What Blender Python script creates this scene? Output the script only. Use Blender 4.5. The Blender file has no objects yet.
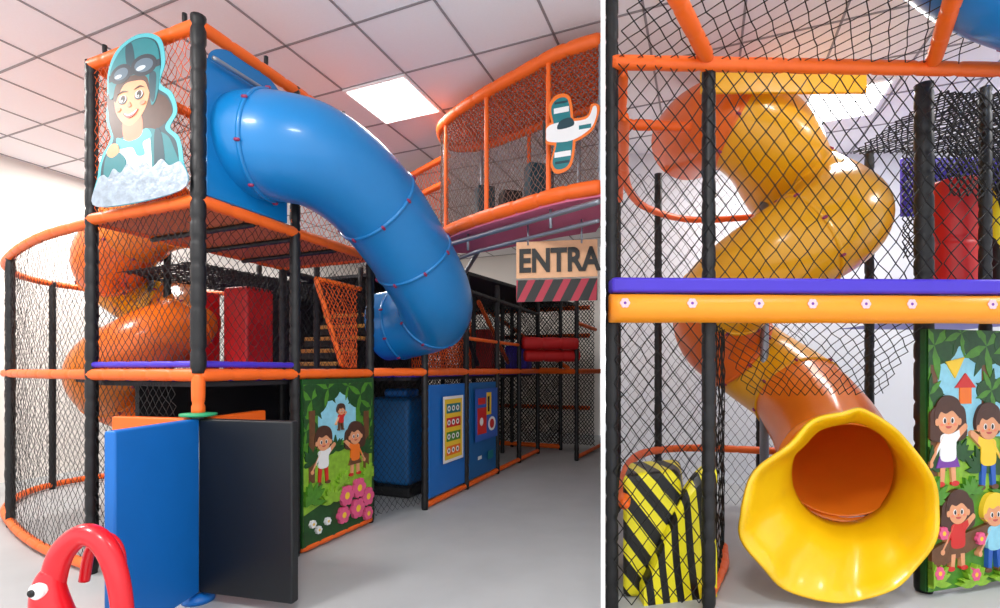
import bpy, math, random
import numpy as np
from mathutils import Vector, Matrix
random.seed(3)
H=1.38
# ---------------------------------------------------------------- materials
def lin(c): return tuple(((x/12.92) if x<=.04045 else ((x+.055)/1.055)**2.4) for x in c)
MC={}
def mat(name,rgb=(.5,.5,.5),rough=.5,metal=0,emit=0,var=.06,scale=8,coat=0,bump=0,trans=0):
    if name in MC: return MC[name]
    m=bpy.data.materials.new(name); m.use_nodes=True; nt=m.node_tree; b=nt.nodes['Principled BSDF']
    c=lin(rgb)
    tc=nt.nodes.new('ShaderNodeTexCoord'); nz=nt.nodes.new('ShaderNodeTexNoise'); nz.inputs['Scale'].default_value=scale; nz.inputs['Detail'].default_value=4
    nt.links.new(tc.outputs['Object'],nz.inputs['Vector'])
    mx=nt.nodes.new('ShaderNodeMix'); mx.data_type='RGBA'
    mx.inputs[6].default_value=(*[x*(1-var) for x in c],1); mx.inputs[7].default_value=(*[min(1,x*(1+var)) for x in c],1)
    nt.links.new(nz.outputs['Fac'],mx.inputs[0]); nt.links.new(mx.outputs[2],b.inputs['Base Color'])
    b.inputs['Roughness'].default_value=rough; b.inputs['Metallic'].default_value=metal
    if coat: b.inputs['Coat Weight'].default_value=coat; b.inputs['Coat Roughness'].default_value=.12
    if emit:
        b.inputs['Emission Color'].default_value=(*c,1); b.inputs['Emission Strength'].default_value=emit
    if bump:
        bp=nt.nodes.new('ShaderNodeBump'); bp.inputs['Strength'].default_value=bump; bp.inputs['Distance'].default_value=.01
        nt.links.new(nz.outputs['Fac'],bp.inputs['Height']); nt.links.new(bp.outputs['Normal'],b.inputs['Normal'])
    if trans:
        tl=nt.nodes.new('ShaderNodeBsdfTranslucent'); ms=nt.nodes.new('ShaderNodeMixShader'); ms.inputs[0].default_value=trans
        nt.links.new(mx.outputs[2],tl.inputs[0]); nt.links.new(b.outputs[0],ms.inputs[1]); nt.links.new(tl.outputs[0],ms.inputs[2])
        nt.links.new(ms.outputs[0],nt.nodes['Material Output'].inputs[0])
    MC[name]=m; return m
ORANGE=mat('orange_foam',(.98,.41,.09),.45,var=.1)
BLACKF=mat('black_foam',(.05,.05,.065),.5,var=.2,bump=.2)
NETB=mat('black_cord',(.04,.035,.04),.7)
NETO=mat('orange_cord',(.92,.38,.12),.7)
NETW=mat('grey_cord',(.5,.38,.33),.7)
PURPLE=mat('purple_vinyl',(.26,.17,.74),.4)
BLUEP=mat('blue_slide_plastic',(.0,.47,.74),.36,coat=.3,var=.04)
BLUEM=mat('blue_vinyl',(.03,.41,.74),.45,var=.05)
BLUED=mat('dark_blue_panel',(.03,.36,.6),.5)
BLACKM=mat('black_vinyl',(.04,.055,.07),.45)
ORP=mat('orange_slide_plastic',(1.0,.56,.14),.3,coat=.4,trans=.25)
ORD=mat('deep_orange_slide_plastic',(1.0,.49,.12),.3,coat=.4,trans=.25)
YEP=mat('yellow_slide_plastic',(1.0,.80,.05),.3,coat=.4,trans=.15)
ORY=mat('amber_slide_plastic',(1.0,.74,.10),.28,coat=.5,trans=.25)
REDP=mat('red_plastic',(.88,.08,.14),.3,coat=.4)
REDV=mat('red_vinyl',(.78,.09,.1),.45)
STEEL=mat('grey_steel',(.6,.63,.67),.35,metal=.7)
MAG=mat('magenta_bolt',(.55,.12,.3),.4)
WHITE=mat('white_paint',(.99,.99,.99),.5,var=.01)
WALL=mat('wall_paint',(.93,.91,.885),.8,var=.03,scale=2)
WALLR=mat('wall_paint_cool',(.88,.89,.91),.8,var=.03,scale=2)
TILE=mat('ceiling_tile',(.96,.955,.965),.9,var=.03,scale=60)
GRID=mat('ceiling_grid_metal',(.58,.57,.58),.6)
LAMP=mat('lamp_diffuser',(1,1,1),.5,emit=5)
FLOOR=mat('floor_epoxy',(.70,.71,.715),.5,var=.12,scale=2.5)
DARK=mat('dark_deck_and_shade',(.13,.12,.14),.7)  # deck underside, and the sheets that stand in for shade
SHADEG=mat('shade_grey',(.24,.22,.25),.7,var=.3)  # dark grey that stands in for shade in the far interior
DECKO=mat('orange_deck_mat',(.8,.42,.22),.6,var=.2,scale=30)
WOOD=mat('wood_board',(.88,.68,.52),.6,var=.15,scale=20)
def col(name,r,g,b,rough=.5,var=.05): return mat(name,(r,g,b),rough,var=var,scale=25 if var>.1 else 8)
# ---------------------------------------------------------------- mesh helpers
def empty(name,loc=(0,0,0)):
    e=bpy.data.objects.new(name,None); bpy.context.collection.objects.link(e); e.empty_display_size=.1; e.location=loc; return e
def addmesh(name,vs,fs,m,parent=None,smooth=False,mats=None,midx=None):
    me=bpy.data.meshes.new(name); me.from_pydata([tuple(v) for v in vs],[],fs)
    for mm in (mats or [m]): me.materials.append(mm)
    if midx: me.polygons.foreach_set('material_index',midx)
    if smooth: me.polygons.foreach_set('use_smooth',[True]*len(me.polygons))
    me.update(); o=bpy.data.objects.new(name,me); bpy.context.collection.objects.link(o)
    if parent: o.parent=parent
    return o
def box(name,c,size,m,parent=None,rz=0,bevel=0):
    sx,sy,sz=[s/2 for s in size]; cs,sn=math.cos(rz),math.sin(rz); vs=[]
    for x,y,z in [(-1,-1,-1),(1,-1,-1),(1,1,-1),(-1,1,-1),(-1,-1,1),(1,-1,1),(1,1,1),(-1,1,1)]:
        X,Y=x*sx,y*sy; vs.append((c[0]+X*cs-Y*sn,c[1]+X*sn+Y*cs,c[2]+z*sz))
    o=addmesh(name,vs,[(0,3,2,1),(4,5,6,7),(0,1,5,4),(1,2,6,5),(2,3,7,6),(3,0,4,7)],m,parent)
    if bevel:
        b=o.modifiers.new('bevel','BEVEL'); b.width=bevel; b.segments=3
        b.harden_normals=True
        o.data.polygons.foreach_set('use_smooth',[True]*6)
    return o
def catmull(P,n=8,closed=False):
    P=[Vector(p) for p in P]; out=[]; N=len(P)
    for i in range(N if closed else N-1):
        if closed: a,b,c,d=P[(i-1)%N],P[i],P[(i+1)%N],P[(i+2)%N]
        else: a,b,c,d=P[max(i-1,0)],P[i],P[i+1],P[min(i+2,N-1)]
        for k in range(n):
            t=k/n
            out.append(.5*((2*b)+(c-a)*t+(2*a-5*b+4*c-d)*t*t+(3*b-a-3*c+d)*t**3))
    if not closed: out.append(P[-1])
    return out
def resample(P,step):
    P=[Vector(p) for p in P]; out=[P[0]]
    for a,b in zip(P,P[1:]):
        n=max(1,int((b-a).length/step+.5))
        for k in range(1,n+1): out.append(a.lerp(b,k/n))
    return out
def sweep(name,P,rad,m,parent=None,seg=14,closed=False,caps=True,mats=None,midf=None):
    P=[Vector(p) for p in P]; N=len(P)
    T=[]
    for i in range(N):
        if closed: t=P[(i+1)%N]-P[(i-1)%N]
        else: t=P[min(i+1,N-1)]-P[max(i-1,0)]
        T.append(t.normalized())
    up=Vector((0,0,1)) if abs(T[0].z)<.9 else Vector((1,0,0))
    n=(up-T[0]*up.dot(T[0])).normalized(); vs=[]; s=0; S=[]
    for i in range(N):
        n=(n-T[i]*n.dot(T[i])).normalized(); b=T[i].cross(n)
        if i: s+=(P[i]-P[i-1]).length
        S.append(s); r=rad(s) if callable(rad) else (rad[i] if isinstance(rad,list) else rad)
        for k in range(seg):
            a=2*math.pi*k/seg; vs.append(P[i]+n*(math.cos(a)*r)+b*(math.sin(a)*r))
    fs=[]; mi=[]
    for i in range(N if closed else N-1):
        j=(i+1)%N
        for k in range(seg):
            l=(k+1)%seg; fs.append((i*seg+k,i*seg+l,j*seg+l,j*seg+k)); mi.append(midf(S[i]) if midf else 0)
    if caps and not closed:
        fs.append(tuple(range(seg))[::-1]); fs.append(tuple((N-1)*seg+k for k in range(seg))); mi+=[0,0]
    return addmesh(name,vs,fs,m,parent,True,mats,mi if midf else None)
def foam(name,P,r,m,parent,tie=.16,closed=False):
    Q=resample(P,.02)
    def rad(s):
        d=(s%tie); return r*(.86 if d<.02 else 1.0+.04*math.sin(math.pi*d/tie))
    return sweep(name,Q,rad,m,parent,seg=12)
def post(name,x,y,z0,z1,parent,r=.038,m=None):
    return foam(name,[(x,y,z0),(x,y,z1)],r,m or BLACKF,parent,.13)
def prisms(name,A,B,r,m,parent):
    A=np.asarray(A,float);B=np.asarray(B,float); d=B-A; L=np.linalg.norm(d,axis=1,keepdims=True); k=L[:,0]>1e-6; A=A[k];B=B[k];d=d[k]/L[k]
    up=np.tile(np.array([0.03,0.02,1.0]),(len(A),1)); up[np.abs(d[:,2])>.95]=[1,0,0]
    n=np.cross(d,up); n/=np.linalg.norm(n,axis=1,keepdims=True); b=np.cross(d,n)
    V=[]
    for C in (A,B):
        for q in range(3):
            a=2*math.pi*q/3; V.append(C+n*math.cos(a)*r+b*math.sin(a)*r)
    V=np.stack(V,1).reshape(-1,3); M=len(A); base=(np.arange(M)*6)[:,None]
    quads=np.array([[0,1,4,3],[1,2,5,4],[2,0,3,5]]).reshape(1,12); LI=(base+quads).reshape(-1)
    me=bpy.data.meshes.new(name); me.vertices.add(len(V)); me.vertices.foreach_set('co',V.ravel())
    me.loops.add(len(LI)); me.loops.foreach_set('vertex_index',LI.astype(np.int32)); me.polygons.add(M*3)
    me.polygons.foreach_set('loop_start',np.arange(M*3,dtype=np.int32)*4)
    me.materials.append(m); me.update(calc_edges=True); me.validate()
    o=bpy.data.objects.new(name,me); bpy.context.collection.objects.link(o)
    if parent: o.parent=parent
    return o
def net_fn(name,fn,Lu,Lv,cell,m,parent,r=.0022,aspect=1.25,sag=.006,keep=None):
    nu=max(2,int(Lu/(cell/2))); nv=max(2,int(Lv/(cell*aspect/2)))
    I,J=np.meshgrid(np.arange(nu+1),np.arange(nv+1),indexing='ij')
    P=fn(I/nu,J/nv)
    P=P+np.random.RandomState(1).normal(0,sag,P.shape)*.6
    A=[];B=[]
    for dj in (1,-1):
        i=I[:-1,:]; j=J[:-1,:]; k=((i+j)%2==0)&(j+dj>=0)&(j+dj<=nv)
        ii=i[k];jj=j[k]; A.append(P[ii,jj]); B.append(P[ii+1,jj+dj])
    A=np.concatenate(A);B=np.concatenate(B)
    if keep is not None:
        k=keep((A+B)/2); A=A[k];B=B[k]
    return prisms(name,A,B,r,m,parent)
def net_wall(name,path,z0,z1,cell,m,parent,r=.0022):
    p=np.array([(q[0],q[1]) for q in path],float); seg=np.linalg.norm(np.diff(p,axis=0),axis=1); s=np.concatenate([[0],np.cumsum(seg)]); L=s[-1]
    def fn(u,v): return np.stack([np.interp(u*L,s,p[:,0]),np.interp(u*L,s,p[:,1]),z0+(z1-z0)*v],-1)
    return net_fn(name,fn,L,z1-z0,cell,m,parent,r)
def net_quad(name,a,b,c,d,cell,m,parent,r=.0022,keep=None):
    a,b,c,d=[np.array(q,float) for q in (a,b,c,d)]
    def fn(u,v):
        u=u[...,None];v=v[...,None]; return (a*(1-u)+b*u)*(1-v)+(d*(1-u)+c*u)*v
    return net_fn(name,fn,np.linalg.norm(b-a),np.linalg.norm(d-a),cell,m,parent,r,keep=keep)
def tubeslide(name,ctrl,R,mats,joints,parent,n=14,seq=None):
    P=catmull(ctrl,n); seq=seq or [i%len(mats) for i in range(len(joints)+1)]
    o=sweep(name+'_shell',P,R,mats[0],parent,seg=40,caps=False,mats=mats,
      midf=(lambda s: seq[sum(1 for j in joints if s>j)]))
    so=o.modifiers.new('sol','SOLIDIFY'); so.thickness=.012
    s=0
    for i in range(1,len(P)):
        ds=(P[i]-P[i-1]).length
        for j in joints:
            if s<j<=s+ds:
                c=P[i]; t=(P[min(i+1,len(P)-1)]-P[i-1]).normalized()
                sweep(name+'_flange',[c-t*.014,c-t*.011,c+t*.011,c+t*.014],[R*1.0,R*1.035,R*1.035,R*1.0],mats[seq[joints.index(j)]],parent,seg=40,caps=False)
                u=t.orthogonal().normalized(); w=t.cross(u)
                for k in range(8):
                    a=2*math.pi*k/8+.3; q=c+(u*math.cos(a)+w*math.sin(a))*(R*1.042)
                    sweep(name+'_bolt',[q-t*.020,q-t*.012,q+t*.012,q+t*.020],[.005,.011,.011,.005],MAG,parent,seg=8)
        s+=ds
    return P
class Board:
    def __init__(s,parent,O,R,U=(0,0,1)):
        s.p=parent; s.O=Vector(O); s.R=Vector(R).normalized(); s.U=Vector(U).normalized(); s.N=s.R.cross(s.U).normalized(); s.k=0; s.clip=None
    def poly(s,pts,c,th=.004,name='art'):
        if s.clip:
            x0,z0,x1,z1=s.clip; pts=[(min(max(x,x0),x1),min(max(z,z0),z1)) for x,z in pts]
            if max(p[0] for p in pts)-min(p[0] for p in pts)<.002: return
            if max(p[1] for p in pts)-min(p[1] for p in pts)<.002: return
        s.k+=1; d=s.k*.00012+.003
        vs=[s.O+s.R*x+s.U*z+s.N*d for x,z in pts]; n=len(vs); vs+=[v-s.N*d for v in vs]
        fs=[tuple(range(n)),tuple(range(2*n-1,n-1,-1))]+[(i,i+n,(i+1)%n+n,(i+1)%n) for i in range(n)]
        return addmesh(name,vs,fs,c,s.p)
    def ell(s,x,z,rx,rz,c,rot=0,a0=0,a1=360,name='art'):
        n=24; pts=[]
        full=(a1-a0)>=360
        for i in range(n if full else n+1):
            a=math.radians(a0+(a1-a0)*i/n); X,Z=rx*math.cos(a),rz*math.sin(a); r=math.radians(rot)
            pts.append((x+X*math.cos(r)-Z*math.sin(r),z+X*math.sin(r)+Z*math.cos(r)))
        return s.poly(pts,c,name=name)
    def rect(s,x0,z0,x1,z1,c,name='art'): return s.poly([(x0,z0),(x1,z0),(x1,z1),(x0,z1)],c,name=name)
def smoothpts(pts,n=6):
    return [(v.x,v.y) for v in catmull([(p[0],p[1],0) for p in pts],n,True)]
SKIN=col('print_skin',.87,.60,.43,var=.12);HAIR=col('print_brown',.28,.15,.09,var=.3);PW=col('print_white',.92,.92,.92);PK=col('print_black',.05,.05,.05)
GR1=col('print_green',.28,.52,.12,var=.5);GR2=col('print_dark_green',.08,.28,.09,var=.6);GR3=col('print_lime',.52,.7,.18,var=.45);PINK=col('print_pink',.88,.34,.52,var=.2)
SKY=col('print_sky',.55,.8,.88,var=.2);PBR=col('print_trunk',.4,.25,.13,var=.4);PRED=col('print_red',.8,.14,.12);PBL=col('print_blue',.15,.35,.7);PYE=col('print_yellow',.95,.78,.18);PPU=col('print_purple',.45,.2,.6)
TEAL=col('print_teal',.03,.45,.48,var=.12);TEALL=col('print_light_teal',.3,.68,.72);TEALD=col('print_dark_teal',.02,.22,.27);POR=col('print_orange',.93,.45,.1);PGREY=col('print_silver',.74,.78,.82);CHAR=col('print_charcoal',.13,.16,.2)
LIP=col('print_lip',.75,.3,.28); BLUSH=col('print_blush',.9,.5,.38)
def kid(B,x,z,h,shirt,pants,hair=HAIR,arms=1,girl=False):
    w=h; sk=SKIN
    if girl:
        B.poly(smoothpts([(x-.2*w,z+.86*h),(x-.28*w,z+.7*h),(x-.24*w,z+.5*h),(x+.24*w,z+.5*h),(x+.28*w,z+.7*h),(x+.2*w,z+.88*h)]),hair)
    for sg in (-1,1): 
        B.poly([(x+sg*.03*w,z+.3*h),(x+sg*.11*w,z+.3*h),(x+sg*.12*w,z+.03*h),(x+sg*.06*w,z+.03*h)],sk if girl else pants)
        B.ell(x+sg*.11*w,z+.02*h,.06*w,.03*h,PRED if girl else PBR)
    if girl: B.poly([(x-.18*w,z+.2*h),(x+.18*w,z+.2*h),(x+.09*w,z+.4*h),(x-.09*w,z+.4*h)],pants)
    B.poly(smoothpts([(x-.1*w,z+.28*h),(x+.1*w,z+.28*h),(x+.12*w,z+.42*h),(x+.1*w,z+.56*h),(x-.1*w,z+.56*h),(x-.12*w,z+.42*h)]),shirt)
    for sg in (-1,1):
        ax_,az=x+sg*.26*w,z+(.44+.2*arms*sg)*h
        B.poly([(x+sg*.07*w,z+.56*h),(x+sg*.1*w,z+.46*h),(ax_+sg*.02*w,az-.03*h),(ax_,az+.04*h)],sk)
        B.poly([(x+sg*.06*w,z+.57*h),(x+sg*.1*w,z+.45*h),((x+sg*.1*w)*.5+ax_*.5,(z+.46*h)*.5+az*.5-.01*h),((x+sg*.07*w)*.5+ax_*.5,(z+.56*h)*.5+az*.5+.01*h)],shirt)
        B.ell(ax_,az,.035*w,.035*h,sk)
    B.poly(smoothpts([(x-.18*w,z+.66*h),(x-.21*w,z+.80*h),(x-.13*w,z+.95*h),(x+.02*w,z+.99*h),(x+.16*w,z+.93*h),(x+.21*w,z+.79*h),(x+.17*w,z+.64*h),(x,z+.6*h)]),hair)
    for sg in (-1,1): B.ell(x+sg*.17*w,z+.70*h,.03*w,.04*h,sk)
    B.ell(x,z+.71*h,.16*w,.145*h,sk)
    B.poly(smoothpts([(x-.17*w,z+.74*h),(x-.14*w,z+.88*h),(x+.05*w,z+.92*h),(x+.17*w,z+.84*h),(x+.16*w,z+.75*h),(x+.06*w,z+.82*h),(x-.04*w,z+.79*h),(x-.12*w,z+.81*h)]),hair)
    for sg in (-1,1):
        B.ell(x+sg*.06*w,z+.715*h,.028*w,.036*h,PW); B.ell(x+sg*.056*w,z+.712*h,.018*w,.028*h,PK)
        B.ell(x+sg*.10*w,z+.67*h,.025*w,.016*h,BLUSH)
    B.ell(x,z+.68*h,.012*w,.012*h,POR); B.ell(x,z+.655*h,.045*w,.028*h,LIP,a0=180,a1=360)
def flower(B,x,z,r,c):
    for k in range(6):
        a=k*math.pi/3; B.ell(x+r*.6*math.cos(a),z+r*.6*math.sin(a),r*.42,r*.42,c)
    B.ell(x,z,r*.35,r*.35,PYE)
def leaf(B,x,z,l,ang,c):
    a=math.radians(ang); ca,sa=math.cos(a),math.sin(a)
    B.poly([(x+u*l*ca-v*l*sa,z+u*l*sa+v*l*ca) for u,v in ((0,0),(.3,.14),(.65,.13),(1,0),(.65,-.12),(.3,-.13))],c)
def bush(B,x,z,r,c,n=9):
    for k in range(n): leaf(B,x,z,r*random.uniform(.8,1.1),180*k/(n-1)+random.uniform(-8,8),c)
# ---------------------------------------------------------------- playground frame (u along right face, v along left face)
NX,NY=-1.81,3.0
def F(s,t,z=None):
    x=NX+.38*s-.925*t; y=NY+.925*s+.38*t
    return (x,y) if z is None else (x,y,z)
UA=math.atan2(.925,.38)
# ================================================================ ROOM SHELL
CZ=4.0
addmesh('floor',[(-9,-1.5,0),(8,-1.5,0),(8,16,0),(-9,16,0)],[(0,1,2,3)],FLOOR)
addmesh('ceiling',[(-9,-1.5,CZ),(8,-1.5,CZ),(8,16,CZ),(-9,16,CZ)],[(3,2,1,0)],TILE)
g=.68
tr=empty('trim_1')
for k in range(-8,16):
    s=1.67+g*k; p,q=F(s,-9,CZ-.004),F(s,6,CZ-.004)
    box('t_bar',((p[0]+q[0])/2,(p[1]+q[1])/2,CZ-.003),(15,.018,.006),GRID,tr,UA+math.pi/2)
for k in range(-12,9):
    t=-.36+g*k; p,q=F(-5,t),F(13,t)
    box('t_bar',((p[0]+q[0])/2,(p[1]+q[1])/2,CZ-.003),(18,.018,.006),GRID,tr,UA)
def wallbox(name,p,q,z0,z1,th,m):
    L=math.hypot(q[0]-p[0],q[1]-p[1]); a=math.atan2(q[1]-p[1],q[0]-p[0])
    return box(name,((p[0]+q[0])/2,(p[1]+q[1])/2,(z0+z1)/2),(L,th,z1-z0),m,None,a)
wallbox('wall_left',F(-5,5.18),F(9,5.18),0,CZ,.1,WALL)
wallbox('wall_back',F(8.55,5.2),F(8.55,-.75),0,CZ,.1,WALL)
wallbox('view_divider_wall',(.206*2.0,2.0),(.206*10.45,10.45),0,CZ,.0165,WHITE)  # stands in for the white strip dividing the two views
box('wall_far_right_room',(4.6,6.1,2),(6.6,.1,4),WALLR)
box('wall_right',(6.6,2.4,2),(.1,7.4,4),WALLR)
def troffer(cx,cy,rot,power,name='ceiling_light_panel'):
    e=empty(name)
    box('frame',(cx,cy,CZ-.012),(.68,.68,.02),WHITE,e,rot); box('diffuser',(cx,cy,CZ-.024),(.62,.62,.008),LAMP,e,rot)
    l=bpy.data.lights.new('lamp','AREA'); l.energy=power; l.size=.62; l.shape='SQUARE'; l.color=(1,.97,.93)
    o=bpy.data.objects.new('lamp',l); bpy.context.collection.objects.link(o); o.location=(cx,cy,CZ-.04); o.rotation_euler=(0,0,rot); o.parent=e
for s,t,pw in [(2.01,-.02,14),(-2.07,-.02,85),(-.71,2.7,85),(-2.07,-2.74,85),(5.41,2.7,90),(2.01,3.9,100)]:  # first panel is in view; the others are added, unseen fill light
    x,y=F(s,t); troffer(x,y,UA,pw)
troffer(3.35,4.9,UA,65); troffer(2.6,1.9,UA,75); troffer(4.8,2.6,UA,55)  # after the visible first panel, the rest are added unseen to brighten
# ================================================================ MAIN TOWER
tw=empty('soft_play_climbing_frame')
Z1,Z2,Z3=1.38,2.40,3.45
for (s,t) in [(0,1.04),(.764,0),(1.66,0),(.764,1.04),(1.66,1.04)]:
    x,y=F(s,t); post('post',x,y,0.0,Z3+.02 if s<1.6 else 2.45,tw)
post('corner_post',*F(0,0),1.36,Z3+.05,tw,r=.042)
foam('corner_drop',[F(0,0,1.36),F(0,0,1.12)],.036,ORANGE,tw)
def rail(s0,t0,s1,t1,z,r=.038,m=None,p=None): foam('rail',[F(s0,t0,z),F(s1,t1,z)],r,m or ORANGE,p or tw,.22)
for z in (Z1-.03,Z2,Z3):
    rail(0,0,0,1.04,z); rail(0,0,1.66,0,z); rail(0,1.04,1.66,1.04,z); rail(1.66,0,1.66,1.04,z)
rail(0,0,0,1.04,Z1+.035,.02,PURPLE); rail(0,0,.764,0,Z1+.035,.02,PURPLE)
for s in (.4,.8,1.2): foam('joist',[F(s,0,Z2-.04),F(s,1.04,Z2-.04)],.018,BLACKF,tw)
def deck(name,pts,z,th,m,p):
    n=len(pts); vs=[(*F(*q),z) for q in pts]+[(*F(*q),z-th) for q in pts]
    return addmesh(name,vs,[tuple(range(n)),tuple(range(2*n-1,n-1,-1))]+[(i,(i+1)%n,(i+1)%n+n,i+n) for i in range(n)],m,p)
deck('upper_deck',[(.03,.03),(1.63,.03),(1.63,1.0),(.03,1.0)],Z2+.0,.02,DECKO,tw)
deck('lower_deck',[(.03,.03),(2.1,.03),(2.1,-.2),(5.9,-.2),(5.9,3.2),(.9,3.2),(.03,1.0)],Z1-.04,.03,PURPLE,tw)
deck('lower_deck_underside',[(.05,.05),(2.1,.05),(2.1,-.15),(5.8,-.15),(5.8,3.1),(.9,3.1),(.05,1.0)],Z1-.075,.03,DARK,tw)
C=.058
net_wall('net',[F(0,0),F(0,1.04)],Z1,Z2,C,NETB,tw); net_wall('net',[F(0,0),F(0,1.04)],Z2,Z3,C,NETO,tw)
net_wall('net',[F(0,0),F(1.66,0)],Z1,Z2,C,NETB,tw); net_wall('net',[F(.72,0),F(1.66,0)],Z2,Z3,C,NETO,tw)
net_wall('net',[F(0,1.04),F(1.66,1.04)],Z2,Z3,C,NETB,tw)
net_wall('net',[F(0,.2),F(0,1.04)],.05,Z1,C,NETB,tw)
for q in [(0,.12),(0,.9),(.5,0),(1.3,0)]:
    x,y=F(*q); foam('clamp',[(x,y,Z3+.02),(x,y,Z3+.10)],.014,BLACKF,tw)
foam('steel_bar',[F(.05,-.06,3.27),F(.75,-.06,3.27)],.014,STEEL,tw,.5)
for s in (2.2,3.12,4.05,4.9,5.8): post('post',*F(s,-.25),0.0,2.5,tw,.034)
for s,t in [(2.3,1.2),(3.2,1.3),(4.2,1.2),(2.6,2.4),(3.6,2.4),(5.2,1.2),(5.2,2.4),(1.3,2.2),(6.3,.4),(6.3,-.5),(5.4,-1.0),(6.3,1.4),(4.7,.4),(5.6,.3)]:
    post('post',*F(s,t),0.0,2.7,tw,.034)
rail(1.66,0,2.2,-.25,Z1-.02); rail(2.2,-.25,5.8,-.25,Z1-.02)
rail(3.9,-.25,5.8,-.25,.05,.03); rail(1.66,1.04,5.2,1.2,2.35,.035,BLACKF)
rail(2.2,-.25,5.8,-.25,2.3,.03,BLACKF); rail(5.8,-.25,5.4,-1.0,Z1-.02,.04); rail(5.4,-1.0,6.8,-1.1,Z1-.02,.04); rail(5.4,-1.0,6.8,-1.1,.05,.03)
rail(3.1,-.25,5.8,-.25,1.75,.022); rail(6.3,-.5,6.3,2.4,Z1,.04); rail(6.3,-.5,6.3,2.4,.06,.04); rail(4.2,1.2,6.3,1.4,2.0,.03); rail(4.2,1.2,6.3,1.4,.7,.03)
rail(6.8,-.9,6.8,3.8,2.0,.04); rail(6.8,-.9,6.8,3.8,2.5,.04); rail(6.8,-.9,6.8,3.8,.7,.035); rail(5.4,-1.0,6.8,-1.0,2.1,.03)
foam('diag_tube',[F(3.2,0,2.45),F(4.4,.2,1.45)],.03,BLACKF,tw); foam('diag_tube',[F(4.0,0,2.3),F(5.6,.2,1.5)],.03,ORANGE,tw)
foam('diag_tube',[F(6.5,-.6,1.4),F(6.6,1.0,2.5)],.035,ORANGE,tw)
net_wall('net',[F(2.9,-.25),F(5.8,-.25)],Z1,2.3,.06,NETB,tw)
net_wall('net',[F(2.5,1.2),F(6.0,1.2)],0.05,2.5,.06,NETB,tw,.004)
net_wall('net',[F(.9,2.4),F(5.2,2.4)],Z1,2.6,.06,NETB,tw,.003)
net_wall('net',[F(6.7,-1.0),F(6.7,3.8)],.05,2.6,.06,NETB,tw,.008)
net_wall('net',[F(6.3,-.5),F(6.3,2.4)],.05,2.6,.07,NETB,tw,.006)
net_wall('net_orange',[F(2.35,0),F(4.4,0.3)],Z1,2.2,.06,NETO,tw,.005)
net_quad('net_orange',F(1.0,.02,2.08),F(1.5,.02,2.08),F(1.5,.02,1.4),F(1.3,.02,1.4),.05,NETO,tw,.005)
foam('orange_brace',[F(1.0,.02,2.1),F(1.3,.02,1.42)],.02,ORANGE,tw); foam('orange_brace',[F(1.0,.02,2.1),F(1.55,.02,2.1)],.02,ORANGE,tw)
net_quad('crawl_net',F(.9,1.3,2.32),F(3.4,1.3,2.35),F(3.4,2.4,2.3),F(.9,2.4,2.3),.05,NETB,tw,.006)
net_quad('crawl_net',F(.9,1.3,2.32),F(3.4,1.3,2.35),F(3.4,1.3,2.1),F(.9,1.3,2.2),.05,NETB,tw,.006)
deck('shade_roof',[(3.2,.0),(7.2,-.6),(7.2,3),(3.2,3)],2.62,.04,DARK,tw)  # added roof sheet that blocks light and darkens the far interior
deck('shade_sheet',[(.5,1.35),(2.1,1.35),(2.1,1.4),(.5,1.4)],1.3,1.28,DARK,tw)  # black sheet added to darken the space under the deck, shade as colour
deck('shade_sheet',[(2.3,2.6),(6.9,2.6),(6.9,2.65),(2.3,2.65)],2.6,2.58,SHADEG,tw)  # dark sheet put in for the shade at the back of the frame
fb=empty('red_foam_column')
box('block',(*F(1.75,1.6),1.80),(.34,.34,.86),REDV,fb,UA,.03); box('block_side',(*F(1.55,1.98),1.78),(.2,.2,.8),REDV,fb,UA,.03)
st=empty('climbing_steps')
for k in range(5):
    box('tread',(*F(2.6+.17*k,1.5),1.45+.16*k),(.2,.8,.05),mat('step_tan',(.85,.6,.25),.5),st,UA,.01)
    box('riser',(*F(2.52+.17*k,1.5),1.40+.16*k),(.03,.8,.1),BLACKM,st,UA)
rr=empty('red_foam_roller')
for z,s in ((1.78,4.9),(1.60,5.0)):
    P=[F(s,-.3,z),F(s+.5,-1.0,z)]; foam('roller',P,.09,REDV,rr,.3)
rb=empty('red_foam_block'); box('pad',(*F(6.1,.9),1.75),(.3,.5,.7),REDV,rb,UA,.03); box('pad_low',(*F(6.1,.2),1.6),(.3,.4,.4),PURPLE,rb,UA,.03)
bb=empty('blue_foam_block')
box('pad',(*F(2.75,.38),.6),(.5,.5,.96),BLUED,bb,UA,.06); box('pad_top',(*F(2.75,.38),1.12),(.3,.3,.1),BLUEM,bb,UA,.04); box('pad_base',(*F(2.75,.38),.06),(.55,.55,.12),BLACKM,bb,UA,.03)
net_wall('net',[F(1.66,.0),F(2.2,-.2)],.05,Z1,C,NETB,tw)
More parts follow.
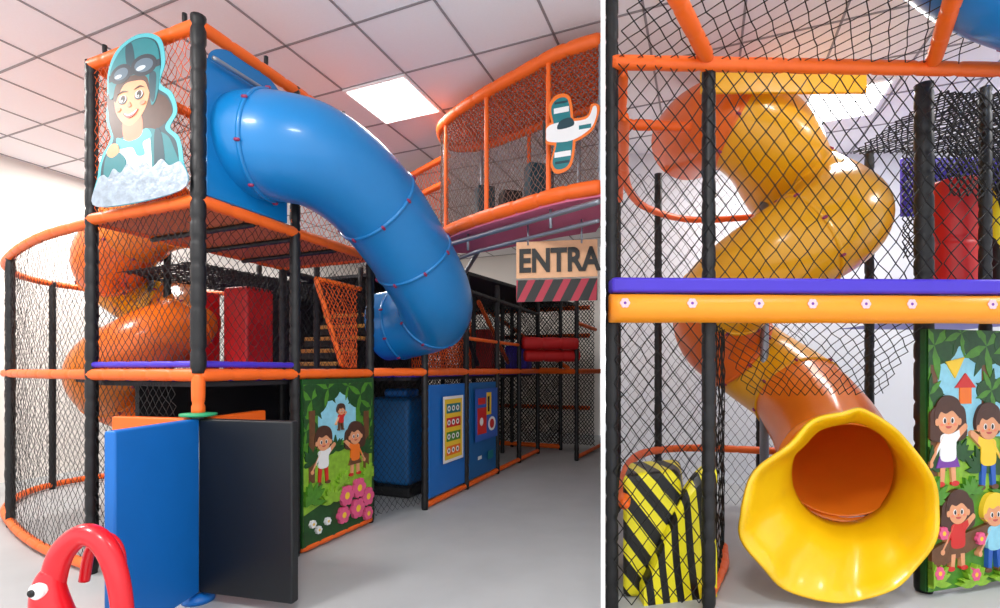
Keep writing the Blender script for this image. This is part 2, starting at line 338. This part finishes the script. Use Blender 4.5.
# ================================================================ GAME PANELS
def gamepanel(s0,s1,mode):
    e=empty('activity_game_panel'); B=Board(e,F(s0,-.27,0.1),(.38,.925,0)); w=s1-s0
    c=F((s0+s1)/2,-.25); box('board',(c[0],c[1],.66),(w-.04,.03,1.14),BLUED if mode else BLUEM,e,UA,.01)
    foam('base_rail',[F(s0,-.25,.04),F(s1,-.25,.04)],.03,ORANGE,e)
    B.O=B.O+B.N*.02
    if mode==0:
        B.rect(.26,.30,.72,1.0,PW); B.rect(.29,.33,.69,.97,PYE)
        for i in range(4): 
            B.rect(.33,.37+.15*i,.65,.47+.15*i,[POR,GR1,PRED,TEAL][i])
            for k in range(3): B.ell(.38+.1*k,.42+.15*i,.035,.03,PW); B.ell(.38+.1*k,.42+.15*i,.015,.015,PK)
    else:
        B.rect(.12,.42,.80,1.05,PBL); B.rect(.18,.5,.45,.82,PRED); B.rect(.45,.72,.6,1.0,PYE); B.ell(.62,.6,.12,.09,PW); B.ell(.62,.6,.07,.06,PRED)
        B.rect(.2,.86,.42,.94,PRED); B.rect(.48,.76,.54,.95,PK); B.ell(.3,.65,.05,.05,PW); B.rect(.2,.2,.3,.24,PW); B.rect(.5,.16,.66,.26,TEAL)
gamepanel(2.24,3.08,0); gamepanel(3.16,4.0,1)
# ================================================================ MURAL LEFT
mu=empty('jungle_mural_panel')
B=Board(mu,F(.80,-.045,.07),(.38,.925,0)); W=.82; B.clip=(0,0,W,1.2)
c=F(1.22,-.03); box('board',(c[0],c[1],.68),(.86,.03,1.26),GR2,mu,UA)
B.rect(0,0,W,1.2,GR1); B.poly([(.15,.7),(.6,.75),(.6,1.2),(.15,1.2)],SKY)
B.poly([(0,.1),(W,.05),(W,.62),(.5,.72),(.2,.6),(0,.66)],GR3); B.poly([(0,0),(W,0),(W,.25),(.4,.32),(0,.22)],GR2)
for x,z,r in [(.08,1.08,.18),(.26,1.16,.14),(.5,1.18,.12),(.66,1.1,.17),(.8,.98,.15),(.02,.85,.13),(.78,.8,.12)]:
    B.ell(x,z,r,r*.7,GR2)
    for k in range(7): leaf(B,x,z,r*1.05,51*k,GR1 if k%2 else GR2)
B.rect(.05,.45,.11,1.0,PBR); B.rect(.70,.45,.77,.95,PBR)
for x,z,r in [(.1,.6,.14),(.34,.66,.12),(.7,.6,.15)]: bush(B,x,z,r,GR2)
kid(B,.2,.42,.46,PW,PRED,HAIR,1); kid(B,.58,.42,.46,POR,PBR,HAIR,-1,True); kid(B,.40,.82,.22,PRED,PBR)
for x,z,r in [(.06,.3,.16),(.3,.26,.14),(.43,.38,.1),(.76,.38,.12)]: bush(B,x,z,r,GR3 if x>.2 else GR1)
for x,z in [(.08,.14),(.14,.08),(.24,.12)]: flower(B,x,z,.03,PW)
for x,z,r in [(.46,.27,.085),(.62,.30,.085),(.74,.20,.08),(.60,.13,.085),(.42,.12,.07),(.74,.05,.06)]: flower(B,x,z,r,PINK)
foam('base_rail',[F(.80,-.02,.04),F(1.63,-.02,.04)],.03,ORANGE,mu)
# ================================================================ PILOT SIGN
ps=empty('pilot_girl_sign')
B=Board(ps,F(-.07,.84,2.44),(.925,-.38,0)); kx,kz=.0088,.0060
def q(px,py): return ((px-97)*kx,(205-py)*kz)
def bp(pts,c): B.poly(smoothpts([q(*p) for p in pts]),c)
def be(x,y,rx,ry,c,rot=0,**k): X,Z=q(x,y); B.ell(X,Z,rx*kx,ry*kz,c,rot,**k)
bp([(97,205),(97,170),(101,152),(112,134),(107,115),(108,90),(109,62),(120,42),(143,35),(165,46),(171,72),(166,92),(178,106),(183,126),(176,140),(185,152),(189,175),(187,205)],TEALL)
bp([(100,204),(100,172),(104,154),(115,136),(110,115),(111,90),(112,64),(123,45),(143,39),(162,49),(167,74),(162,94),(174,108),(179,125),(171,139),(182,155),(185,178),(184,204)],TEALD)
bp([(112,84),(110,110),(116,134),(126,138),(150,140),(168,136),(178,126),(173,110),(163,100),(162,84)],HAIR)
bp([(112,150),(122,138),(148,134),(164,140),(178,156),(182,200),(104,200),(105,168)],TEAL)
bp([(124,142),(136,146),(150,138),(156,150),(154,200),(120,200)],PW)
bp([(119,136),(134,142),(151,134),(157,144),(148,148),(150,160),(142,160),(136,150),(122,148)],TEALL)
bp([(160,142),(168,146),(172,200),(162,200)],TEALD)
bp([(127,118),(145,118),(147,138),(136,143),(127,138)],BLUSH)
bp([(116,88),(119,78),(134,74),(150,78),(155,94),(152,110),(145,121),(135,127),(126,122),(118,108)],SKIN)
bp([(113,80),(117,98),(121,92),(128,82),(140,82),(150,86),(156,100),(160,86),(152,74),(132,72),(118,74)],HAIR)
bp([(110,80),(112,62),(123,46),(143,40),(161,50),(166,76),(163,104),(157,112),(155,92),(150,80),(133,75),(119,79),(115,92),(111,92)],TEAL)
bp([(129,44),(136,42),(139,62),(131,64)],TEALD); bp([(155,80),(162,82),(160,108),(156,104)],TEALD)
B.rect(q(110,0)[0],q(0,75)[1],q(166,0)[0],q(0,68)[1],CHAR)
be(124,70,12,10,CHAR); be(149,69,14,11,CHAR,-6); be(124,70,8,6.2,col('goggle_glass',.32,.4,.46)); be(149,69,10,7,col('goggle_glass',.32,.4,.46),-6); be(121,72,4,2,PGREY); be(146,71,5,2.4,PGREY)
for x in (126,144):
    be(x,98,4.8,4.6,CHAR); be(x,97.2,4.2,3.9,PW); be(x+.3,97.2,2.9,3.7,HAIR); be(x+.3,97.2,1.6,2.2,PK); be(x-.5,98.8,.8,1,PW)
bp([(120,91),(126,88.5),(132,91),(126,90)],HAIR); bp([(139,91),(145,88.5),(150,92),(145,90)],HAIR)
bp([(133.5,102),(135.5,106.5),(133.5,107.5),(131.5,106.5)],BLUSH)
bp([(127,112.5),(134,114.5),(143,112),(139.5,117),(134,119),(129.5,117)],LIP); bp([(128,113),(134,115),(142,112.5),(138.5,115.5),(134,116.5),(130.5,115.5)],PW)
be(121,107,3,2.2,BLUSH); be(148,107,3,2.2,BLUSH)
bp([(106,158),(112,150),(122,152),(130,164),(124,178),(106,178)],TEAL); bp([(108,150),(113,142),(120,143),(122,152),(114,156)],SKIN)
bp([(97,205),(97,178),(104,172),(110,176),(116,168),(124,174),(132,166),(140,174),(150,168),(158,176),(168,170),(176,178),(188,178),(187,205)],mat('silver_foil',(.70,.76,.82),.3,metal=.5,var=.5,scale=18,bump=.8))
# ================================================================ REVOLVING FOAM DOOR
rd=empty('foam_revolving_gate')
ax,ay=NX,NY
def wing(ang,L,m,nm):
    a=math.radians(ang); c=(ax+math.cos(a)*(L/2+.03),ay+math.sin(a)*(L/2+.03),.575)
    box(nm,c,(L,.06,1.03),m,rd,a,.012)
wing(-94,.60,BLUEM,'wing_blue'); wing(-14,.64,BLACKM,'wing_black'); wing(166,.6,ORANGE,'wing_orange'); wing(82,.6,ORANGE,'wing_orange')
sweep('axle',[(ax,ay,.02),(ax,ay,1.13)],.03,STEEL,rd)
sweep('cap_disc',[(ax,ay,1.10),(ax,ay,1.105),(ax,ay,1.12),(ax,ay,1.125)],[.05,.1,.1,.05],col('green_disc',.15,.6,.4),rd,24)
sweep('foot_disc',[(ax,ay,.0),(ax,ay,.03),(ax,ay,.05)],[.09,.09,.04],BLUEM,rd,24)
# ================================================================ BLUE TUBE SLIDE
bs=empty('blue_tube_slide')
ctrl=[F(.40,.1,2.88),F(.42,-.06,2.88),F(.47,-.2,2.865),F(.62,-.33,2.85),F(.88,-.42,2.77),F(1.18,-.48,2.61),F(1.5,-.52,2.37),F(1.83,-.54,2.09),F(2.09,-.42,1.93),F(2.18,-.15,1.86),F(2.18,.2,1.82)]
tubeslide('tube',ctrl,.345,[BLUEP],[.22,1.05,1.6,2.35,2.75],bs)
c=F(.36,.0); box('entry_panel',(c[0],c[1],2.86),(.64,.03,.84),BLUEP,bs,UA,.01)
Bd=Board(bs,F(.36,-.0,3.2),(.38,.925,0)); Bd.ell(.0,.08,.3,.16,BLUEP,a0=0,a1=180)
# ================================================================ ORANGE SPIRAL + ENCLOSURE (left)
os_=empty('orange_spiral_slide')
ctrl=[(-2.95,4.5,2.80),(-3.25,4.62,2.76),(-3.6,4.8,2.62),(-3.88,5.0,2.42),(-3.85,5.3,2.2),(-3.5,5.4,2.02),(-3.25,5.15,1.84),(-3.45,4.85,1.62),(-3.82,4.85,1.38),(-3.95,5.15,1.15),(-3.7,5.4,.95),(-3.42,5.25,.8),(-3.38,5.0,.68)]
tubeslide('tube',ctrl,.32,[ORD,ORP,ORY],[.5,1.2,1.8,2.4,3.0,3.6],os_,seq=[1,0,2,1,0,1,0])
sweep('support',[(-3.58,5.12,0),(-3.58,5.12,2.9)],.03,STEEL,os_)
en=empty('curved_net_enclosure')
EN=[(0,1.04),(.08,1.8),(.3,2.7),(.6,3.5),(1.1,4.1),(1.75,4.2),(2.3,3.7),(2.6,2.9)]
path=[(*F(v.x,v.y),0) for v in catmull([(a,b,0) for a,b in EN],8)]
for z in (.05,Z1-.03,Z2-.02): foam('ring',[(x,y,z) for x,y,_ in path],.034,ORANGE,en,.25)
net_wall('net',path,.05,Z2,.065,NETB,en,.0017)
for s,t in [(.35,2.85),(1.3,4.18),(2.55,3.1)]: post('post',*F(s,t),0.0,Z2,en,.034)
# ================================================================ UPPER CURVED BALCONY
ub=empty('curved_net_balcony')
rp=[(.74,3.66),(.45,3.82),(.15,4.1),(-.2,4.45),(-.48,4.8),(-.6,5.08),(-.52,5.4),(-.2,5.4),(.2,5.1),(.55,4.8),(.88,4.6)]
rpc=[(v.x,v.y) for v in catmull([(a,b,0) for a,b in rp],8)]
ZB0,ZB1=2.72,3.80
for z,r in ((ZB1,.05),(ZB0,.055)): foam('ring',[(x,y,z) for x,y in rpc],r,ORANGE,ub,.25)
net_wall('net',rpc,ZB0,ZB1,.05,NETW,ub,.0025)
for k in (0,10,22,34,44,56,66,76): 
    x,y=rpc[min(k,len(rpc)-1)]; foam('upright',[(x,y,ZB0),(x,y,ZB1)],.02,ORANGE if k%4 else STEEL,ub)
poly=rpc+[(.88,4.4),(.80,3.95)]
n=len(poly)
addmesh('balcony_deck',[(x,y,ZB0-.02) for x,y in poly]+[(x,y,ZB0-.07) for x,y in poly],[tuple(range(n)),tuple(range(2*n-1,n-1,-1))]+[(i,(i+1)%n,(i+1)%n+n,i+n) for i in range(n)],mat('plum_deck',(.82,.42,.55),.6),ub)
def inside(P):
    x,y=P[:,0],P[:,1]; r=np.zeros(len(P),bool); j=len(poly)-1
    for i in range(len(poly)):
        xi,yi=poly[i];xj,yj=poly[j]
        c=((yi>y)!=(yj>y))&(x<(xj-xi)*(y-yi)/(yj-yi+1e-12)+xi); r^=c; j=i
    return r
net_quad('roof_net',(-.8,3.5,ZB1),(1.1,3.5,ZB1),(1.1,5.6,ZB1),(-.8,5.6,ZB1),.05,NETO,ub,.009,keep=inside)
for a,b in [((.3,3.95),(.6,4.75)),((-.1,4.35),(.2,5.08)),((-.42,4.75),(-.2,5.38))]: foam('roof_bar',[(*a,ZB1),(*b,ZB1)],.022,ORANGE,ub)
q2=F(3.4,1.2)
for z in (3.7,3.42,2.95): foam('link_rail',[(-.55,5.4,z),(*q2,z)],.035,ORANGE,ub)
net_wall('link_net',[(-.55,5.4),q2],2.7,3.7,.06,NETO,ub,.003)
foam('steel_pipe',[(.72,3.62,2.6),(-.75,5.12,2.6)],.022,STEEL,ub,.6); foam('steel_pipe',[(.74,3.75,2.5),(-.2,4.7,2.5),(-.6,5.3,2.5)],.018,STEEL,ub,.6)
for x,y in [(.4,3.95),(-.3,4.68)]: sweep('hanger_rod',[(x,y,2.5),(x,y,2.66)],.012,STEEL,ub)
foam('steel_pipe',[F(3.1,-.25,2.5),(-.2,4.7,2.5)],.02,STEEL,ub,.6)
for x,y,w,h,m in [(-.15,4.9,.18,.45,TEALD),(.1,4.75,.2,.35,BLACKM),(.35,4.5,.24,.5,TEALD)]: box('balcony_toy_box',(x,y,ZB0+h/2),(w,.15,h),m,ub,.3,.02)
# airplane sign
ap=empty('airplane_sign'); B=Board(ap,(.34,3.78,2.88),(.93,-.36,0))
bp2=lambda pts,c: B.poly(smoothpts(pts),c)
bp2([(.075,.20),(.045,.05),(.09,-.03),(.20,.01),(.235,.2),(.22,.36),(.19,.53),(.09,.56),(.03,.48),(.055,.34)],POR)
bp2([(-.01,.28),(.02,.20),(.2,.18),(.35,.24),(.40,.34),(.41,.42),(.35,.44),(.31,.36),(.1,.37),(.01,.34)],POR)
bp2([(.09,.20),(.06,.06),(.10,.0),(.185,.03),(.215,.2),(.20,.36),(.175,.51),(.10,.53),(.05,.47),(.07,.34)],TEAL)
bp2([(.01,.28),(.03,.22),(.2,.20),(.34,.26),(.385,.34),(.39,.41),(.365,.42),(.31,.34),(.1,.35),(.02,.33)],PW); bp2([(.1,.30),(.12,.36),(.2,.37),(.22,.31)],TEALD)
B.rect(.075,.09,.20,.13,PW); B.rect(.07,.42,.185,.46,PW); B.rect(.08,.04,.19,.06,TEALD); B.rect(.075,.49,.175,.505,TEALD); B.rect(.26,.27,.35,.30,TEAL); B.ell(-.005,.28,.012,.12,PK)
foam('mount',[(.50,3.78,3.14),(.54,3.84,3.14)],.02,STEEL,ap)
# ENTRANCE sign
es=empty('entrance_sign')
B=Board(es,(.14,4.27,2.16),(.99,-.16,0)); bw=.68
B.rect(0,0,bw,.31,WOOD)
tc=bpy.data.curves.new('entrance_text','FONT'); tc.body='ENTRA'; tc.size=.27; tc.extrude=.004; tc.offset=.009
to=bpy.data.objects.new('entrance_text',tc); bpy.context.collection.objects.link(to); tc.materials.append(PK)
to.rotation_euler=(math.pi/2,0,math.atan2(-.16,.99)); to.location=B.O+B.R*.018+B.U*.055+B.N*.012; to.parent=es
to.scale=(.80,1,1)
B.rect(0,-.2,bw,-.015,col('dull_red',.66,.12,.22))
for k in range(6): 
    x=k*.15-.08; pts=[(max(0,min(bw,x+dx)),z) for dx,z in ((0,-.2),(.085,-.2),(.18,-.015),(.095,-.015))]; B.poly(pts,PK)
for x in (.1,.55):
    p=B.O+B.R*x+B.U*.28; sweep('hanger',[p,p+Vector((0,0,.2))],.008,STEEL,es)
# ================================================================ RED ROCKER TOY
rk=empty('red_fish_rocker_toy'); tx,ty=-1.755,2.13
def RP(x,z,y=0): return (tx+x,ty+y,z)
P=catmull([RP(-.13,.30,-.02),RP(-.135,.46,-.02),RP(-.105,.60,-.01),RP(-.03,.675,0),RP(.05,.655,0),RP(.11,.55,0),RP(.145,.38,0),RP(.16,.12,0)],8)
sweep('arch',P,[.048-.012*abs(i/len(P)-.3) for i in range(len(P))],REDP,rk,seg=18)
P=catmull([RP(-.10,.44,.1),RP(-.07,.58,.1),RP(.0,.635,.1),RP(.06,.56,.1),RP(.075,.36,.08),RP(.07,.16,.06)],8)
sweep('rear_arch',P,.022,REDP,rk,seg=14)
P=catmull([RP(-.13,.54,-.03),RP(-.14,.48,-.03),RP(-.135,.40,-.03),RP(-.11,.30,-.02),RP(-.06,.22,0),RP(.04,.18,0),RP(.14,.18,0),RP(.2,.24,0)],8); m_=len(P)
sweep('fish_body',P,[.015+.062*math.sin(math.pi*min(1,(i+2)/(m_+3)))**.6 for i in range(m_)],REDP,rk,seg=20)
for yy in (-.05,.09):
    P=catmull([RP(-.24,.09,yy),RP(-.1,.03,yy),RP(.1,.03,yy),RP(.26,.09,yy)],8); sweep('rocker_runner',P,.028,REDP,rk)
    sweep('strut',[RP(-.08,.04,yy),RP(-.06,.2,0)],.028,REDP,rk); sweep('strut',[RP(.12,.04,yy),RP(.12,.2,0)],.028,REDP,rk)
ex,ez=-.135,.475
sweep('eye_white',catmull([RP(ex,ez,-.07),RP(ex-.002,ez,-.095),RP(ex-.003,ez,-.107)],4),[.032]*5+[.028,.024,.016,.006],WHITE,rk,20)
sweep('eye_pupil',[RP(ex-.006,ez,-.095),RP(ex-.007,ez,-.111)],.015,PK,rk,16)
sweep('mouth_line',catmull([RP(-.165,.40,-.085),RP(-.13,.375,-.10),RP(-.09,.40,-.09)],5),.006,WHITE,rk,8)
# ================================================================ RIGHT ROOM
rt=empty('net_play_tower')
def yf(x): return 2.78+.03*x
XL,XR=.615,3.3
foam_o=mat('amber_foam',(.98,.60,.1),.4)
sweep('front_beam',resample([(XL,yf(XL),1.725),(XR,yf(XR),1.725)],.05),lambda s:.08*(1+.015*math.sin(s*9)),foam_o,rt,seg=20)
box('purple_edge',((XL+XR)/2,yf(1.9)+.02,1.85),(XR-XL,.14,.085),PURPLE,rt,.03,.02)
for x in (.68,1.05,1.42,1.72,2.02,2.28,2.74,3.05):
    y=yf(x)-.08
    B=Board(rt,(x,y,1.745),(1,.03,0))
    for k in range(6): B.ell(.016*math.cos(k*math.pi/3),.016*math.sin(k*math.pi/3),.012,.012,col('rosette',.88,.75,.78))
    B.ell(0,0,.008,.008,PPU)
for x,z0,z1,r in [(.64,0,3.6,.036),(1.20,0,3.1,.037)]: post('post',x,yf(x)+.06,z0,z1,rt,r)
post('post',2.645,3.12,0,3.16,rt,.05)
for x,y in [(1.55,4.9),(3.25,4.4),(2.6,5.0),(3.3,3.4),(1.15,4.9)]: post('post',x,y,0,3.3,rt,.036)
foam('top_beam',[(XL+.02,yf(.6)+.03,3.12),(XR,yf(XR)+.03,3.12)],.038,ORANGE,rt,.25)
foam('top_brace',[(1.17,2.82,3.14),(.68,2.15,3.14)],.04,ORANGE,rt,.25); foam('top_brace',[(2.47,2.85,3.14),(2.0,2.15,3.14)],.04,ORANGE,rt,.25)
foam('top_beam_rear',[(.88,3.9,3.3),(1.5,3.95,3.3)],.04,ORANGE,rt); foam('top_side',[(.70,2.85,3.08),(1.1,4.6,2.95)],.03,ORANGE,rt)
CR=.098
net_wall('net',[(XL+.03,yf(.6)+.0),(2.6,yf(2.6)+.08)],1.88,3.12,CR,NETB,rt,.0036)
net_quad('roof_net',(XL,2.2,3.15),(2.6,2.2,3.15),(2.6,2.84,3.13),(XL+.02,2.84,3.13),CR,NETB,rt,.0034)
net_wall('net',[(2.6,yf(2.6)+.08),(XR,yf(XR))],1.88,3.12,CR,NETB,rt,.0036)
net_wall('net_lower',[(XL+.03,yf(.6)+.02),(1.19,2.86),(1.5,3.4),(1.75,3.9)],0.05,1.68,CR,NETB,rt,.0036)
net_wall('net_rear',[(1.05,4.9),(3.05,4.95)],.05,3.3,.09,NETB,rt,.0024)
net_quad('net_over_slide',(1.2,2.88,1.66),(2.45,2.88,1.66),(2.45,3.2,1.22),(1.6,3.2,1.22),.08,NETB,rt,.003)
ringp=catmull([(.72,2.9,.6),(1.02,4.0,.6),(1.4,4.75,.6),(2.0,5.0,.6),(2.9,4.7,.6)],8); foam('curved_rail',ringp,.035,ORANGE,rt,.25)
ringp=catmull([(.72,2.9,2.85),(1.02,4.0,2.85),(1.4,4.6,2.85),(2.0,4.9,2.85),(3.0,4.6,2.85)],8); foam('curved_rail',ringp,.03,ORANGE,rt,.25)
foam('floor_rail',[(1.2,2.9,.04),(1.55,3.45,.04),(1.7,3.8,.04)],.03,ORANGE,rt)
addmesh('side_deck',[(2.7,2.9,1.78),(4.6,2.95,1.78),(4.6,5.0,1.78),(3.3,4.9,1.78),(3.2,3.4,1.78)],[(0,1,2,3,4)],PURPLE,rt)
net_wall('tunnel_net',[(3.0,3.35),(4.2,3.45)],2.55,3.25,.05,NETB,rt,.006); net_quad('tunnel_net',(2.95,3.35,3.25),(4.2,3.45,3.25),(4.2,4.2,3.2),(2.95,4.2,3.2),.05,NETB,rt,.006)
net_wall('tunnel_net',[(3.3,4.1),(4.5,4.2)],2.3,3.2,.05,NETB,rt,.006)
box('purple_tunnel_mat',(4.0,4.3,2.95),(1.1,.04,.5),PURPLE,rt,0,.01)
rc=empty('red_foam_column.001'); foam('column',[(3.32,3.65,1.79),(3.32,3.65,2.75)],.14,REDV,rc,.5)
def stripemat(name,c1,c2,scale,rot,pos=.5):
    m=bpy.data.materials.new(name); m.use_nodes=True; nt=m.node_tree; b=nt.nodes['Principled BSDF']
    tc=nt.nodes.new('ShaderNodeTexCoord'); mp=nt.nodes.new('ShaderNodeMapping'); mp.inputs['Rotation'].default_value=rot
    wv=nt.nodes.new('ShaderNodeTexWave'); wv.inputs['Scale'].default_value=scale; wv.inputs['Distortion'].default_value=2.0; wv.inputs['Detail'].default_value=0; wv.inputs['Detail Scale'].default_value=.6
    r=nt.nodes.new('ShaderNodeValToRGB'); r.color_ramp.interpolation='CONSTANT'; r.color_ramp.elements[0].color=(*lin(c1),1); r.color_ramp.elements[1].position=pos; r.color_ramp.elements[1].color=(*lin(c2),1)
    nt.links.new(tc.outputs['Object'],mp.inputs[0]); nt.links.new(mp.outputs[0],wv.inputs['Vector']); nt.links.new(wv.outputs['Fac'],r.inputs[0]); nt.links.new(r.outputs[0],b.inputs['Base Color']); b.inputs['Roughness'].default_value=.4
    return m
ZEB=stripemat('tiger_stripe_vinyl',(.05,.05,.04),(.93,.88,.12),2.6,(0,.65,0),.55)
ZEB2=stripemat('tiger_stripe_vinyl_b',(.05,.05,.04),(.93,.88,.12),3.2,(0,.12,0),.5)
sf=empty('tiger_stripe_foam_ramp')
o=addmesh('back_pad',[(.74,3.02,0),(1.16,3.02,0),(1.36,3.5,0),(.9,3.5,0),(.74,3.02,.74),(1.08,3.02,.78),(1.26,3.5,.76),(.9,3.5,.74)],[(0,3,2,1),(4,5,6,7),(0,1,5,4),(1,2,6,5),(2,3,7,6),(3,0,4,7)],ZEB,sf)
b=o.modifiers.new('b','BEVEL'); b.width=.04; b.segments=4
vs=[];fs=[];n=14
for i in range(n+1):
    a=i/n; x=.84+.48*a; zt=.10+.70*math.sin(a*math.pi/2)**1.1; 
    for (yy,zz) in ((2.92,0),(2.92,zt*.93),(2.95,zt),(3.01,zt),(3.01,0)): vs.append((x,yy+.12*a,zz))
for i in range(n):
    for k in range(5): l=(k+1)%5; fs.append((i*5+k,(i+1)*5+k,(i+1)*5+l,i*5+l))
fs+= [tuple(range(5)),tuple(n*5+k for k in range(4,-1,-1))]
addmesh('front_wedge',vs,fs,ZEB2,sf)
ys=empty('tiger_stripe_foam_column'); foam('column',[(3.62,3.6,1.79),(3.62,3.6,2.7)],.13,ZEB2,ys,.9)
# spiral slide right
sp=empty('amber_spiral_slide')
ctrl=[(1.8,4.75,3.56),(1.80,4.4,3.50),(1.92,4.08,3.40),(2.2,4.1,3.22),(2.5,4.3,2.98),(2.65,4.05,2.70),(2.46,3.72,2.46),(2.08,3.78,2.22),(1.85,4.15,1.96),(1.98,4.5,1.7),(2.3,4.55,1.45),(2.50,4.25,1.2),(2.46,3.85,.98),(2.37,3.55,.82),(2.27,3.30,.71)]
tubeslide('tube',ctrl,.36,[ORD,ORY,ORP],[.75,1.6,2.6,3.35,4.1,4.75],sp,seq=[0,1,1,1,0,1,2])
seg=72; vs=[];fs=[]
secs=[(2.28,3.33,.715,.365,.365,0),(2.25,3.26,.705,.37,.37,.0),(2.20,3.19,.685,.385,.385,.25),(2.13,3.11,.65,.43,.42,.55),(2.05,3.03,.62,.495,.475,.8),(2.0,2.96,.60,.54,.525,1),(1.965,2.90,.595,.57,.555,1),(1.96,2.895,.595,.585,.565,1)]
for (x,y,z,rx,rz,w) in secs:
    for k in range(seg):
        a=2*math.pi*k/seg; sn=math.sin(a); pear=1-.33*w*max(0,sn)**1.3+.03*w*max(0,-sn); wav=1+.016*w*math.cos(9*a)
        vs.append((x+.08*w*max(0,sn)+rx*pear*wav*math.cos(a),y+.02*w*math.cos(9*a),max(.012,z+rz*wav*sn)))
for i in range(len(secs)-1):
    for k in range(seg): l=(k+1)%seg; fs.append((i*seg+k,i*seg+l,(i+1)*seg+l,(i+1)*seg+k))
o=addmesh('mouth',vs,fs,YEP,sp,True); so=o.modifiers.new('s','SOLIDIFY'); so.thickness=.02
sweep('collar',[(2.30,3.36,.73),(2.295,3.35,.728),(2.275,3.31,.716),(2.27,3.30,.714)],[.36,.395,.395,.36],ORP,sp,40,caps=False)
sweep('support_leg',[(2.22,4.2,0),(2.22,4.2,2.9)],.035,STEEL,sp)
box('entry_board',(2.05,3.62,3.46),(1.2,.03,.16),ORY,sp,0,.01)
b2=empty('blue_tube_slide.001'); tubeslide('tube',[(2.0,2.3,3.60),(2.5,2.42,3.38),(3.1,2.5,3.26),(3.8,2.6,3.12)],.33,[BLUEP],[.9],b2)
# mural right
m2=empty('forest_mural_panel'); wdir=Vector((1.0,.28,0)).normalized()
O=Vector((2.60,3.04,.03)); B=Board(m2,O,wdir); cc=O+wdir*.6
box('board',(cc.x+B.N.x*-.02,cc.y+B.N.y*-.02,.83),(1.22,.03,1.6),GR2,m2,math.atan2(wdir.y,wdir.x))
W=1.2; B.clip=(0,0,W,1.6)
B.rect(0,0,W,1.6,GR1); B.poly([(.06,.95),(W,.9),(W,1.6),(.06,1.6)],SKY); B.poly([(0,.7),(.4,.98),(.8,.85),(W,.95),(W,.4),(0,.4)],GR3); B.poly([(0,.0),(W,.0),(W,.5),(.3,.6),(0,.55)],GR1)
B.rect(.02,.7,.08,1.4,PBR); B.rect(.46,.7,.54,1.4,PBR)
for x,z,r in [(.05,1.5,.2),(.28,1.58,.14),(.5,1.5,.2),(.75,1.52,.18),(.0,1.2,.12),(.54,1.22,.13)]:
    B.ell(x,z,r,r*.6,GR2)
    for k in range(9): leaf(B,x,z,r*1.1,40*k,GR1 if k%2 else GR2)
B.poly([(.14,1.40),(.30,1.43),(.22,1.30)],PYE); B.rect(.26,1.14,.36,1.24,POR); B.poly([(.22,1.24),(.4,1.24),(.31,1.33)],PRED)
for x,z,r in [(.02,.75,.16),(.25,.8,.14),(.45,.72,.16),(.7,.7,.2)]: bush(B,x,z,r,GR2)
kid(B,.15,.64,.56,PW,PPU,HAIR,1,True); kid(B,.50,.60,.55,PYE,PBL,HAIR,-1)
for x,z,r in [(.02,.55,.15),(.34,.58,.12),(.66,.55,.14)]: bush(B,x,z,r,GR1)
B.poly(smoothpts([(.0,.14),(.5,.28),(.75,.34),(.75,.42),(.48,.38),(.0,.26)]),PBR)
kid(B,.22,.12,.50,PRED,PBR,HAIR,1,True); kid(B,.54,.08,.50,SKY,PBL,PYE,1); kid(B,.85,.3,.5,PPU,POR,HAIR,1,True)
for x,z,r in [(.02,.05,.15),(.36,.02,.13),(.66,.02,.14)]: bush(B,x,z,r,GR3)
for x,z in [(.05,.12),(.36,.08),(.68,.12),(.08,.36),(.4,.3)]: flower(B,x,z,.04,PINK)
# ================================================================ world, camera
w=bpy.data.worlds.new('world'); bpy.context.scene.world=w; w.use_nodes=True
w.node_tree.nodes['Background'].inputs[0].default_value=(.97,.98,1,1); w.node_tree.nodes['Background'].inputs[1].default_value=1.6
cam=bpy.data.cameras.new('camera'); co=bpy.data.objects.new('camera',cam); bpy.context.collection.objects.link(co)
co.location=(0,0,H); co.rotation_euler=(math.pi/2,0,0); cam.lens=18; cam.sensor_width=36; cam.shift_y=.066; cam.clip_start=.05
bpy.context.scene.camera=co
bpy.context.scene.view_settings.view_transform='Standard'
bpy.context.scene.view_settings.exposure=.08
